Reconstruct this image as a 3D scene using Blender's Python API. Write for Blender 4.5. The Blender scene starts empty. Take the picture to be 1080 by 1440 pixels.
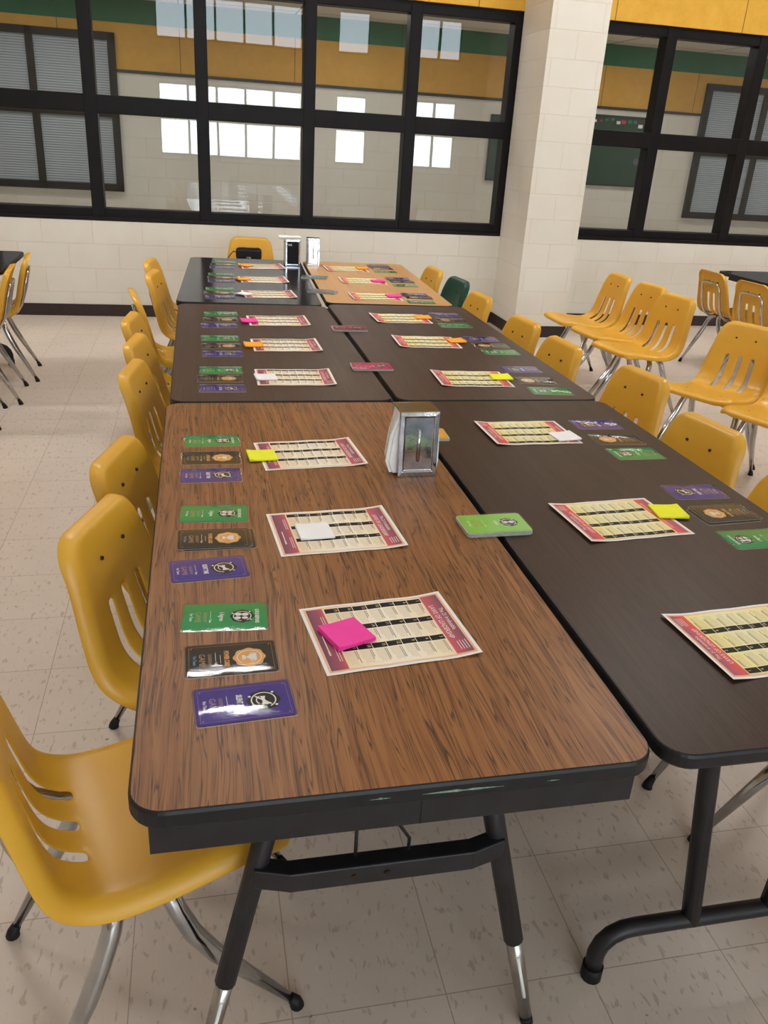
import bpy, bmesh, math, random
from mathutils import Vector, Matrix
random.seed(7)
scene = bpy.context.scene
COL = scene.collection
PI = math.pi
TZ = 0.74            # table top height

# ------------------------------------------------------------------ helpers
def link(o, parent=None):
    COL.objects.link(o)
    if parent: o.parent = parent
    return o
def tag(o, label=None, cat=None, group=None, kind=None):
    if label: o['label'] = label
    if cat: o['category'] = cat
    if group: o['group'] = group
    if kind: o['kind'] = kind
    return o
def empty(name, loc=(0, 0, 0), rz=0, parent=None):
    o = bpy.data.objects.new(name, None); o.empty_display_size = .05
    o.location = loc; o.rotation_euler = (0, 0, rz)
    return link(o, parent)
CH = {}
def reg(o):
    if o.parent: CH.setdefault(o.parent.name, []).append(o)
    return o
def copy_tree(o, parent=None):
    c = o.copy(); COL.objects.link(c)
    if parent: c.parent = parent; reg(c)
    for ch in CH.get(o.name, []): copy_tree(ch, c)
    return c

class MB:
    def __init__(s): s.v = []; s.f = []; s.m = []; s.sm = []
    def add(s, vs, fs, m=0, smooth=False):
        b = len(s.v); s.v += [tuple(p) for p in vs]
        for f in fs: s.f.append([b + i for i in f]); s.m.append(m); s.sm.append(smooth)
    def box(s, x0, x1, y0, y1, z0, z1, m=0, bev=0):
        if bev:
            bm = bmesh.new(); bmesh.ops.create_cube(bm, size=1)
            for v in bm.verts:
                v.co = Vector(((x0+x1)/2+v.co.x*(x1-x0), (y0+y1)/2+v.co.y*(y1-y0), (z0+z1)/2+v.co.z*(z1-z0)))
            bmesh.ops.bevel(bm, geom=bm.edges[:], offset=bev, segments=2, profile=.5, affect='EDGES')
            bm.verts.index_update()
            s.add([v.co[:] for v in bm.verts], [[v.index for v in f.verts] for f in bm.faces], m); bm.free(); return
        vs = [(x, y, z) for x in (x0, x1) for y in (y0, y1) for z in (z0, z1)]
        s.add(vs, [(0,1,3,2),(4,6,7,5),(0,4,5,1),(2,3,7,6),(0,2,6,4),(1,5,7,3)], m)
    def tube(s, pts, r, m=0, n=10, cap=True, flat=1.0):
        pts = [Vector(p) for p in pts]; N = len(pts)
        rs = r if isinstance(r, (list, tuple)) else [r]*N
        up = None; vs = []; fs = []
        for i, p in enumerate(pts):
            t = ((pts[min(i+1, N-1)] - p).normalized() if i < N-1 else Vector()) + ((p - pts[i-1]).normalized() if i > 0 else Vector())
            t.normalize()
            if up is None:
                up = Vector((0, 0, 1)) if abs(t.z) < .9 else Vector((1, 0, 0))
            a = (up - t*up.dot(t)).normalized(); b = t.cross(a); up = a
            for k in range(n):
                q = 2*PI*k/n
                vs.append(p + (a*math.cos(q)*flat + b*math.sin(q))*rs[i])
        for i in range(N-1):
            for k in range(n):
                fs.append((i*n+k, i*n+(k+1) % n, (i+1)*n+(k+1) % n, (i+1)*n+k))
        s.add(vs, fs, m, True)
        if cap:
            b = len(s.v) - len(vs)
            s.f.append([b+k for k in range(n)][::-1]); s.m.append(m); s.sm.append(False)
            s.f.append([b+(N-1)*n+k for k in range(n)]); s.m.append(m); s.sm.append(False)
    def poly(s, pts, z, m=0):
        s.add([(p[0], p[1], z) for p in pts], [list(range(len(pts)))], m)
    def slab(s, pts, z0, z1, m=0, mside=None):
        n = len(pts)
        vs = [(p[0], p[1], z0) for p in pts] + [(p[0], p[1], z1) for p in pts]
        s.add(vs, [list(range(n))[::-1], list(range(n, 2*n))], m)
        b = len(s.v) - 2*n
        for i in range(n):
            j = (i+1) % n
            s.f.append([b+i, b+j, b+n+j, b+n+i]); s.m.append(m if mside is None else mside); s.sm.append(False)
    def text(s, string, size, pos, m, z, sx=1.0, align='CENTER', rot=0.0, bold=0.0):
        cu = bpy.data.curves.new('t', 'FONT'); cu.body = string; cu.size = size
        cu.align_x = align; cu.align_y = 'CENTER'; cu.resolution_u = 2; cu.offset = bold
        o = bpy.data.objects.new('t', cu); COL.objects.link(o)
        bpy.context.view_layer.update()
        me = bpy.data.meshes.new_from_object(o.evaluated_get(bpy.context.evaluated_depsgraph_get()))
        c, sn = math.cos(rot), math.sin(rot)
        vs = []
        for v in me.vertices:
            x, y = v.co.x*sx, v.co.y
            vs.append((pos[0]+c*x-sn*y, pos[1]+sn*x+c*y, z))
        s.add(vs, [list(p.vertices) for p in me.polygons], m)
        bpy.data.objects.remove(o); bpy.data.curves.remove(cu); bpy.data.meshes.remove(me)
    def build(s, name, mats, parent=None, smooth=None, bevel=0, loc=None):
        me = bpy.data.meshes.new(name); me.from_pydata(s.v, [], s.f)
        mats = mats if isinstance(mats, (list, tuple)) else [mats]
        for m in mats: me.materials.append(m)
        for p, mi, sm in zip(me.polygons, s.m, s.sm):
            p.material_index = mi; p.use_smooth = sm if smooth is None else smooth
        me.update()
        o = bpy.data.objects.new(name, me); link(o, parent)
        if loc: o.location = loc
        if bevel:
            b = o.modifiers.new('bev', 'BEVEL'); b.width = bevel; b.segments = 2; b.limit_method = 'ANGLE'
        return reg(o) if parent else o

def rrect(w, h, r, n=5, cx=0, cy=0):
    pts = []
    for (sx, sy, a0) in ((1, 1, 0), (-1, 1, PI/2), (-1, -1, PI), (1, -1, 1.5*PI)):
        for k in range(n+1):
            a = a0 + PI/2*k/n
            pts.append((cx + sx*(w/2-r) + r*math.cos(a), cy + sy*(h/2-r) + r*math.sin(a)))
    return pts
def circ(cx, cy, r, n=28, wav=0, wn=8, sx=1):
    return [(cx+sx*(r+wav*math.cos(wn*2*PI*k/n))*math.cos(2*PI*k/n), cy+(r+wav*math.cos(wn*2*PI*k/n))*math.sin(2*PI*k/n)) for k in range(n)]
def ring(mb, cx, cy, r0, r1, z, m, n=28, a0=0, a1=2*PI):
    vs = []
    for k in range(n+1):
        a = a0+(a1-a0)*k/n
        vs += [(cx+r0*math.cos(a), cy+r0*math.sin(a), z), (cx+r1*math.cos(a), cy+r1*math.sin(a), z)]
    mb.add(vs, [(2*k, 2*k+1, 2*k+3, 2*k+2) for k in range(n)], m)

# ------------------------------------------------------------------ materials
def srgb(r, g, b):
    f = lambda c: (c/255/12.92) if c/255 <= .04045 else ((c/255+.055)/1.055)**2.4
    return (f(r), f(g), f(b), 1)
class NM:
    """small node-material builder"""
    def __init__(s, name, rough=.5, metal=0, col=(128,128,128), spec=.5, coat=0):
        s.m = bpy.data.materials.new(name); s.m.use_nodes = True
        s.t = s.m.node_tree; s.b = s.t.nodes['Principled BSDF']; s.o = s.t.nodes['Material Output']
        s.b.inputs['Base Color'].default_value = srgb(*col); s.b.inputs['Roughness'].default_value = rough
        s.b.inputs['Metallic'].default_value = metal; s.b.inputs['Specular IOR Level'].default_value = spec
        s.b.inputs['Coat Weight'].default_value = coat
    def n(s, typ, **kw):
        nd = s.t.nodes.new(typ)
        for k, v in kw.items():
            if k in nd.inputs: nd.inputs[k].default_value = v
            else: setattr(nd, k, v)
        return nd
    def l(s, a, b): s.t.links.new(a, b)
    def coord(s, scale=(1, 1, 1), kind='Object', loc=(0, 0, 0), rot=(0, 0, 0)):
        tc = s.n('ShaderNodeTexCoord'); mp = s.n('ShaderNodeMapping')
        mp.inputs['Scale'].default_value = scale; mp.inputs['Location'].default_value = loc; mp.inputs['Rotation'].default_value = rot
        s.l(tc.outputs[kind], mp.inputs['Vector']); return mp.outputs[0]
    def world(s, scale=(1, 1, 1), loc=(0, 0, 0), rot=(0, 0, 0)):
        g = s.n('ShaderNodeNewGeometry'); mp = s.n('ShaderNodeMapping')
        mp.inputs['Scale'].default_value = scale; mp.inputs['Location'].default_value = loc; mp.inputs['Rotation'].default_value = rot
        s.l(g.outputs['Position'], mp.inputs['Vector']); return mp.outputs[0]
    def noise(s, vec, scale, detail=3, rough=.5, dist=0):
        nd = s.n('ShaderNodeTexNoise', Scale=scale, Detail=detail, Roughness=rough, Distortion=dist)
        s.l(vec, nd.inputs['Vector']); return nd.outputs['Fac']
    def ramp(s, fac, stops, interp='LINEAR'):
        r = s.n('ShaderNodeValToRGB'); r.color_ramp.interpolation = interp
        e = r.color_ramp.elements
        while len(e) < len(stops): e.new(.5)
        for el, (p, c) in zip(e, stops): el.position = p; el.color = srgb(*c) if len(c) == 3 else c
        s.l(fac, r.inputs[0]); return r.outputs[0]
    def mix(s, fac, a, b, mode='MIX'):
        mx = s.n('ShaderNodeMix', data_type='RGBA', blend_type=mode)
        for sock, v in ((mx.inputs['Factor'], fac), (mx.inputs[6], a), (mx.inputs[7], b)):
            if hasattr(v, 'links'): s.l(v, sock)
            else: sock.default_value = v if not isinstance(v, tuple) else (srgb(*v) if len(v) == 3 else v)
        return mx.outputs[2]
    def schlick(s, f0):
        lw = s.n('ShaderNodeLayerWeight', Blend=.5); pw = s.n('ShaderNodeMath', operation='POWER'); s.l(lw.outputs['Facing'], pw.inputs[0]); pw.inputs[1].default_value = 5
        ml = s.n('ShaderNodeMath', operation='MULTIPLY_ADD'); s.l(pw.outputs[0], ml.inputs[0]); ml.inputs[1].default_value = 1-f0; ml.inputs[2].default_value = f0
        return ml
    def color(s, sock): s.l(sock, s.b.inputs['Base Color']); return s
    def bump(s, h, strength=.2, dist=.01):
        b = s.n('ShaderNodeBump', Strength=strength, Distance=dist); s.l(h, b.inputs['Height'])
        s.l(b.outputs[0], s.b.inputs['Normal']); return s
    def roughv(s, fac, lo, hi):
        r = s.n('ShaderNodeMapRange'); r.inputs['To Min'].default_value = lo; r.inputs['To Max'].default_value = hi
        s.l(fac, r.inputs['Value']); s.l(r.outputs[0], s.b.inputs['Roughness']); return s
def speckled(name, c0, c1, rough=.5, scale=30, metal=0, bump=0, spec=.5, coat=0):
    m = NM(name, rough, metal, c0, spec, coat); f = m.noise(m.coord(), scale, 4)
    m.color(m.ramp(f, [(.3, c0), (.7, c1)]))
    if bump: m.bump(f, bump, .003)
    return m.m

def mat_block():
    m = NM('painted_block', .45, col=(222,212,192))
    g = m.n('ShaderNodeNewGeometry'); sx = m.n('ShaderNodeSeparateXYZ'); m.l(g.outputs['Position'], sx.inputs[0])
    ad = m.n('ShaderNodeMath', operation='ADD'); m.l(sx.outputs[0], ad.inputs[0]); m.l(sx.outputs[1], ad.inputs[1])
    cb = m.n('ShaderNodeCombineXYZ'); m.l(ad.outputs[0], cb.inputs[0]); m.l(sx.outputs[2], cb.inputs[1])
    br = m.n('ShaderNodeTexBrick', Scale=1.0)
    br.inputs['Brick Width'].default_value = .4; br.inputs['Row Height'].default_value = .2
    br.inputs['Mortar Size'].default_value = .004; br.inputs['Mortar Smooth'].default_value = .5
    br.inputs['Color1'].default_value = srgb(229,224,213); br.inputs['Color2'].default_value = srgb(226,220,207)
    br.inputs['Mortar'].default_value = srgb(222,213,196)
    m.l(cb.outputs[0], br.inputs['Vector'])
    f = m.noise(m.world((1, 1, 1)), 4, 5)
    c = m.mix(.25, br.outputs['Color'], m.ramp(f, [(.3, (219,209,190)), (.7, (234,230,221))]))
    m.color(c)
    f2 = m.noise(m.world(), 60, 3)
    h = m.n('ShaderNodeMath', operation='MULTIPLY_ADD'); m.l(br.outputs['Fac'], h.inputs[0]); h.inputs[1].default_value = -1.0
    hm = m.n('ShaderNodeMath', operation='MULTIPLY'); m.l(f2, hm.inputs[0]); hm.inputs[1].default_value = .15
    m.l(hm.outputs[0], h.inputs[2]); m.bump(h.outputs[0], .5, .006)
    return m.m
def mat_floor():
    m = NM('vinyl_floor_tile', .32, col=(190,175,155), spec=.4)
    w = m.world((1, 1, 1), (.37, .42, 0))
    br = m.n('ShaderNodeTexBrick', Scale=1.0, offset=0.0)
    br.inputs['Brick Width'].default_value = .3075; br.inputs['Row Height'].default_value = .3075
    br.inputs['Mortar Size'].default_value = .0013; br.inputs['Mortar Smooth'].default_value = .1
    br.inputs['Color1'].default_value = srgb(217,204,192); br.inputs['Color2'].default_value = srgb(212,199,187)
    br.inputs['Mortar'].default_value = srgb(168,153,138)
    m.l(w, br.inputs['Vector'])
    fl = m.noise(m.world((75, 30, 1)), 1.0, 2, .5, .4)
    c = m.mix(m.ramp(fl, [(.60, (0,0,0)), (.68, (190,190,190))]), br.outputs['Color'], (158,138,118))
    fl2 = m.noise(m.world((60, 26, 1), (7.3, 2, 0)), 1.0, 2, .5, .3)
    c = m.mix(m.ramp(fl2, [(.62, (0,0,0)), (.7, (140,140,140))]), c, (226,214,198))
    big = m.noise(m.world(), 1.6, 5, .6)
    c = m.mix(m.ramp(big, [(.35, (110,110,110)), (.62, (0,0,0))]), c, (176,158,138))
    sp = m.noise(m.world((1, 1, 1), (3, 3, 0)), 38, 1)
    c = m.mix(m.ramp(sp, [(.80, (0,0,0)), (.83, (200,200,200))]), c, (60,48,40))
    m.color(c); m.roughv(big, .22, .5)
    return m.m
def mat_wood(name, light, mid, dark, scale=1.0, contrast=1.0, rough=.33, spec=.4, warp=.03):
    m = NM(name, rough, col=mid, spec=spec)
    co = m.coord((1, 1, 1))
    wn = m.noise(m.coord((4.5, 1.6, 1)), 1.0, 2, .45)
    sc = m.n('ShaderNodeVectorMath', operation='SCALE'); sc.inputs['Scale'].default_value = warp
    cbw = m.n('ShaderNodeCombineXYZ'); m.l(wn, cbw.inputs[0]); m.l(cbw.outputs[0], sc.inputs[0])
    ad = m.n('ShaderNodeVectorMath', operation='ADD'); m.l(co, ad.inputs[0]); m.l(sc.outputs[0], ad.inputs[1])
    def st(sx, sy, lx=0, det=3, r=.55):
        mp = m.n('ShaderNodeMapping'); mp.inputs['Scale'].default_value = (sx*scale, sy*scale, 1); mp.inputs['Location'].default_value = (lx, lx, 0)
        m.l(ad.outputs[0], mp.inputs[0]); return m.noise(mp.outputs[0], 1.0, det, r)
    def scaled(fac, k):
        n = m.n('ShaderNodeMath', operation='MULTIPLY'); m.l(fac, n.inputs[0]); n.inputs[1].default_value = k; return n.outputs[0]
    a = st(95, 1.6, 0, 3); b = st(230, 6, 3.3, 2); c3 = st(11, .8, 8.1, 2)
    c = m.ramp(a, [(.32, mid), (.62, light)])
    c = m.mix(m.ramp(c3, [(.35, (0,0,0)), (.65, (150,150,150))]), c, mid)
    c = m.mix(scaled(m.ramp(b, [(.33, (255,255,255)), (.47, (0,0,0))]), .55*contrast), c, dark)
    d = st(52, 1.7, 5.7, 2, .5); e = st(14, 12, 1.7, 2)
    ln2 = m.ramp(d, [(.405, (0,0,0)), (.422, (255,255,255)), (.427, (0,0,0)), (.470, (0,0,0)), (.490, (255,255,255)), (.496, (0,0,0)), (.548, (0,0,0)), (.566, (255,255,255)), (.572, (0,0,0))])
    brk = m.ramp(e, [(.36, (70,70,70)), (.5, (255,255,255))])
    mu = m.n('ShaderNodeMath', operation='MULTIPLY'); m.l(ln2, mu.inputs[0]); m.l(brk, mu.inputs[1])
    c = m.mix(scaled(mu.outputs[0], .85*contrast), c, dark)
    m.color(c)
    m.roughv(c3, rough-.05, rough+.06)
    return m.m
def mat_glass():
    m = NM('window_glass'); t = m.t; t.nodes.remove(m.b)
    tr = m.n('ShaderNodeBsdfTransparent'); tr.inputs[0].default_value = (.93, .95, .94, 1)
    gl = m.n('ShaderNodeBsdfGlossy'); gl.inputs['Roughness'].default_value = .012
    ml = m.schlick(.08)
    f = m.noise(m.world((.7, .7, .7)), 1.1, 1)
    bp = m.n('ShaderNodeBump', Strength=.05, Distance=.02); m.l(f, bp.inputs['Height']); m.l(bp.outputs[0], gl.inputs['Normal'])
    mx = m.n('ShaderNodeMixShader'); m.l(ml.outputs[0], mx.inputs[0]); m.l(tr.outputs[0], mx.inputs[1]); m.l(gl.outputs[0], mx.inputs[2])
    m.l(mx.outputs[0], m.o.inputs[0]); return m.m
def mat_film():
    m = NM('clear_laminate_film'); m.t.nodes.remove(m.b)
    tr = m.n('ShaderNodeBsdfTransparent'); tr.inputs[0].default_value = (.97, .97, .97, 1)
    gl = m.n('ShaderNodeBsdfGlossy'); gl.inputs['Roughness'].default_value = .06
    df = m.n('ShaderNodeBsdfDiffuse'); df.inputs[0].default_value = srgb(215,215,205)
    f = m.noise(m.world((1, 1, 1)), 14, 2); f2 = m.noise(m.world(), 260, 2)
    h = m.n('ShaderNodeMath', operation='MULTIPLY_ADD'); m.l(f2, h.inputs[0]); h.inputs[1].default_value = .05; m.l(f, h.inputs[2])
    bp = m.n('ShaderNodeBump', Strength=.12, Distance=.012); m.l(h.outputs[0], bp.inputs['Height']); m.l(bp.outputs[0], gl.inputs['Normal'])
    ml = m.schlick(.04)
    mx = m.n('ShaderNodeMixShader'); m.l(ml.outputs[0], mx.inputs[0]); m.l(tr.outputs[0], mx.inputs[1]); m.l(gl.outputs[0], mx.inputs[2])
    m2 = m.n('ShaderNodeMixShader'); m2.inputs[0].default_value = .012; m.l(mx.outputs[0], m2.inputs[1]); m.l(df.outputs[0], m2.inputs[2])
    m.l(m2.outputs[0], m.o.inputs[0]); return m.m
def mat_emit(name, col, s):
    m = NM(name); m.t.nodes.remove(m.b); e = m.n('ShaderNodeEmission', Strength=s); e.inputs[0].default_value = col
    f = m.noise(m.coord(), 3, 1); m.l(m.ramp(f, [(.2, tuple(c*.96 for c in col[:3])+(1,)), (.8, col)]), e.inputs[0])
    m.l(e.outputs[0], m.o.inputs[0]); return m.m
def mat_tiles(name, c, seam, size, rough=.8):
    m = NM(name, rough, col=c); br = m.n('ShaderNodeTexBrick', Scale=1.0, offset=0.0)
    br.inputs['Brick Width'].default_value = size[0]; br.inputs['Row Height'].default_value = size[1]
    br.inputs['Mortar Size'].default_value = .012
    br.inputs['Color1'].default_value = srgb(*c); br.inputs['Color2'].default_value = srgb(*[k-5 for k in c]); br.inputs['Mortar'].default_value = srgb(*seam)
    m.l(m.world(), br.inputs['Vector']); m.color(br.outputs['Color']); return m.m
def mat_blind():
    m = NM('window_blind', .6, col=(190,196,202)); w = m.n('ShaderNodeTexWave', Scale=1.0, wave_type='BANDS', bands_direction='Z')
    m.l(m.world((13, 13, 13)), w.inputs['Vector'])
    m.color(m.ramp(w.outputs['Fac'], [(.0, (128,136,146)), (.6, (178,186,194))])); m.bump(w.outputs['Fac'], .4, .01); return m.m
def mat_panel(name, c0, c1, w):
    m = NM(name, .7, col=c0); f = m.noise(m.world(), 9, 6, .7)
    br = m.n('ShaderNodeTexBrick', Scale=1.0, offset=0.0)
    br.inputs['Brick Width'].default_value = w; br.inputs['Row Height'].default_value = 50; br.inputs['Mortar Size'].default_value = .004
    br.inputs['Color1'].default_value = (0, 0, 0, 1); br.inputs['Color2'].default_value = (0, 0, 0, 1); br.inputs['Mortar'].default_value = (1, 1, 1, 1)
    g = m.n('ShaderNodeNewGeometry'); sx = m.n('ShaderNodeSeparateXYZ'); m.l(g.outputs['Position'], sx.inputs[0])
    cb = m.n('ShaderNodeCombineXYZ'); m.l(sx.outputs[0], cb.inputs[0]); cb.inputs[1].default_value = 25.0
    m.l(cb.outputs[0], br.inputs['Vector'])
    m.color(m.mix(br.outputs['Color'], m.ramp(f, [(.3, c0), (.7, c1)]), tuple(int(k*.55) for k in c0))); return m.m
def mat_plastic(name, c0, c1):
    m = NM(name, .36, col=c0, spec=.45)
    f = m.noise(m.coord(), 5, 5, .6); f2 = m.noise(m.coord((1, 1, 1)), 260, 2)
    m.color(m.ramp(f, [(.3, c0), (.72, c1)])); m.bump(f2, .08, .001); m.roughv(f, .28, .44); return m.m
def mat_print(name, stops, axis=1, lo=-.14, hi=.14):
    m = NM(name, .55, col=(200,180,150), spec=.3)
    tc = m.n('ShaderNodeTexCoord'); sp = m.n('ShaderNodeSeparateXYZ'); m.l(tc.outputs['Object'], sp.inputs[0])
    r = m.n('ShaderNodeMapRange'); r.inputs['From Min'].default_value = lo; r.inputs['From Max'].default_value = hi
    m.l(sp.outputs[axis], r.inputs['Value']); m.color(m.ramp(r.outputs[0], stops)); return m.m

M = {}
M['block'] = mat_block(); M['floor'] = mat_floor(); M['glass'] = mat_glass(); M['film'] = mat_film()
M['oak'] = mat_wood('oak_laminate', (158,107,62), (128,82,46), (52,32,19), 1.0, 1.1, .38, .25, .07)
M['walnut'] = mat_wood('walnut_laminate', (66,48,37), (57,41,32), (38,27,21), 1.6, .7, .38, .18)
M['walnut2'] = mat_wood('brown_walnut_laminate', (76,55,46), (66,47,39), (46,33,28), 1.4, .7, .36, .25)
M['charcoal_wood'] = mat_wood('charcoal_laminate', (46,40,42), (40,34,36), (30,26,27), 1.4, .5, .14, .45)
M['tan_wood'] = mat_wood('tan_laminate', (206,158,100), (198,149,92), (172,124,76), 1.1, .4, .33, .35)
M['black_edge'] = speckled('black_edge_band', (20,19,21), (30,29,31), .45, 40, spec=.35)
M['steel_black'] = speckled('black_painted_steel', (30,28,30), (40,38,41), .42, 25, spec=.35)
M['scuff'] = speckled('scuffed_paint', (150,160,150), (70,130,100), .5, 200)
M['frame'] = speckled('dark_bronze_frame', (15,12,13), (22,19,20), .48, 8, spec=.2)
M['base'] = speckled('brown_vinyl_base', (52,40,38), (60,48,45), .5, 12, spec=.3)
M['chrome'] = speckled('chrome', (200,200,202), (170,172,176), .14, 14, 1.0)
M['chrome_dull'] = speckled('satin_steel', (188,184,178), (150,148,146), .28, 18, 1.0)
M['chrome_scratch'] = speckled('scratched_chrome', (210,212,216), (160,164,172), .12, 26, 1.0, .25)
M['chrome_top'] = speckled('dark_reflection_chrome_top', (120,112,102), (92,86,80), .25, 30, 1.0)  # brown-dark colour paints in the dim reflection on the dispenser's top plate
M['yellow'] = mat_plastic('yellow_plastic', (218,162,46), (226,172,58))
M['green_pl'] = mat_plastic('dark_green_plastic', (14,62,50), (20,74,58))
M['glide'] = speckled('black_nylon', (18,16,16), (26,24,24), .6, 60, spec=.3)
M['rivet'] = speckled('dark_rivet', (52,40,26), (80,66,48), .35, 50, .8)
M['blind'] = mat_blind()
M['ypanel'] = mat_panel('yellow_acoustic_panel', (226,170,52), (240,186,70), 1.22)
M['ypanel2'] = mat_panel('amber_wall_panel', (214,160,62), (226,173,76), 1.22)
M['gpanel'] = mat_panel('green_fascia', (22,98,64), (30,112,74), 2.4)
M['ceil'] = mat_tiles('ceiling_tile', (224,222,214), (120,118,112), (1.22, .61))
M['board'] = speckled('green_chalkboard', (26,62,48), (34,72,56), .5, 5)
M['trim'] = speckled('black_trim', (30,28,28), (40,38,36), .5, 12)
M['white'] = speckled('white_paper', (246,246,244), (238,238,236), .7, 40)
M['lamp'] = mat_emit('lamp_diffuser', (1, .97, .94, 1), 60.0); M['lamp_dim'] = mat_emit('dim_lamp_diffuser', (1, .97, .94, 1), 13.0)
M['corridor_fill'] = mat_emit('added_corridor_glow', (1, .97, .93, 1), 12.5)  # glow of the added corridor lights
M['black_print'] = speckled('black_print', (10,9,9), (16,14,14), .5, 60, spec=.2)
M['white_print'] = speckled('white_print', (242,240,236), (232,230,226), .5, 60)
M['gold_print'] = speckled('gold_print', (172,132,74), (188,150,88), .45, 90)
M['blue_print'] = speckled('blue_print', (60,140,200), (70,150,210), .45, 60)
M['orange_print'] = speckled('orange_seal_print', (226,158,60), (236,172,78), .45, 50)
M['line_print'] = speckled('grey_text_print', (204,188,164), (214,198,174), .6, 90)
M['dark_line'] = speckled('dark_text_print', (120,106,94), (136,122,110), .6, 90)
def card_col(n, a, b): M[n] = speckled(n, a, b, .5, 12, spec=.2)
card_col('green_card', (14,146,74), (22,156,82)); card_col('black_card', (12,10,10), (18,16,15)); card_col('purple_card', (58,38,138), (66,46,148))
card_col('lime_card', (136,206,72), (148,214,84)); card_col('pink_card', (206,52,104), (216,66,116)); card_col('rose_card', (150,52,76), (164,66,88))
card_col('orange_card', (240,170,40), (246,180,54)); card_col('teal_card', (70,110,124), (84,124,138)); card_col('grey_card', (92,88,104), (108,104,120))
M['paper_cream'] = mat_print('cream_sheet_print', [(.0, (244,206,160)), (.3, (250,236,208)), (.55, (252,244,226)), (.8, (250,234,204)), (1.0, (242,200,156))])
M['paper_yellow'] = mat_print('pale_yellow_sheet_print', [(.0, (250,226,150)), (.3, (250,240,180)), (.55, (250,244,200)), (.8, (250,238,160)), (1.0, (250,206,140))])
M['tanborder'] = mat_print('orange_border_print', [(.0, (242,190,150)), (.5, (246,218,190)), (1.0, (240,184,144))])
M['banner_hi'] = mat_print('title_banner_print', [(.0, (210,96,104)), (.4, (190,88,100)), (1.0, (128,78,100))], 1, .096, .128)
M['banner_lo'] = mat_print('footer_banner_print', [(.0, (120,72,96)), (.6, (168,80,96)), (1.0, (208,98,104))], 1, -.128, -.096)
M['banner_hi_r'] = mat_print('bright_title_banner_print', [(.0, (232,92,92)), (.5, (222,86,92)), (1.0, (160,96,120))], 1, .096, .128)
M['banner_lo_r'] = mat_print('bright_footer_banner_print', [(.0, (160,90,112)), (.6, (222,90,92)), (1.0, (232,98,90))], 1, -.128, -.096)
def note_col(n, c): M[n] = speckled(n, c, tuple(min(255, k+6) for k in c), .75, 18)
note_col('pink_note', (248,62,166)); note_col('yellow_note', (240,244,30)); note_col('orange_note', (255,172,40)); note_col('white_note', (246,246,248)); 

# ------------------------------------------------------------------ room shell
YW = 6.74; CEIL = 4.4; X0, X1, YB = -7.0, 10.0, -7.4
def struct(name, mb, mats, **k): return tag(mb.build(name, mats, **k), kind='structure')
mb = MB(); mb.box(X0-.2, X1+.2, YB-.2, 9.6, -.1, 0); struct('floor', mb, M['floor'])
mb = MB(); mb.box(X0-.2, X1+.2, YB-.2, YW+.2, CEIL, CEIL+.1); struct('ceiling', mb, M['ceil'])
WL = (-6.0, 2.86); WR = (3.30, 9.0)       # window units in the front wall (x ranges)
ZS, ZT = .80, 2.58
mb = MB()
mb.box(X0, X1, YW, YW+.2, 0, ZS)
mb.box(X0, WL[0], YW, YW+.2, ZS, ZT); mb.box(WL[1], WR[0], YW, YW+.2, ZS, ZT); mb.box(WR[1], X1, YW, YW+.2, ZS, ZT)
mb.box(X0, X1, YW+.02, YW+.2, ZT, CEIL)
struct('wall_front', mb, M['block'])
mb = MB(); mb.box(X0, 2.855, YW, YW+.02, ZT, CEIL); mb.box(3.31, X1, YW, YW+.02, ZT, CEIL); struct('trim_1', mb, M['ypanel'])
mb = MB(); mb.box(2.84, 3.325, 6.12, YW, 0, CEIL); struct('wall_pillar', mb, M['block'])
mb = MB(); mb.box(X0-.2, X0, YB, 9.6, 0, CEIL); struct('wall_left', mb, M['block'])
mb = MB(); mb.box(X1, X1+.2, YB, 9.6, 0, CEIL); struct('wall_right', mb, M['block'])
mb = MB()
mb.box(X0, 2.84, YW-.008, YW, 0, .1); mb.box(3.325, X1, YW-.008, YW, 0, .1)
mb.box(2.832, 3.333, 6.112, 6.12, 0, .1); mb.box(2.832, 2.84, 6.12, YW-.008, 0, .1); mb.box(3.325, 3.333, 6.12, YW-.008, 0, .1)
struct('baseboard_front', mb, M['base'])
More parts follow.
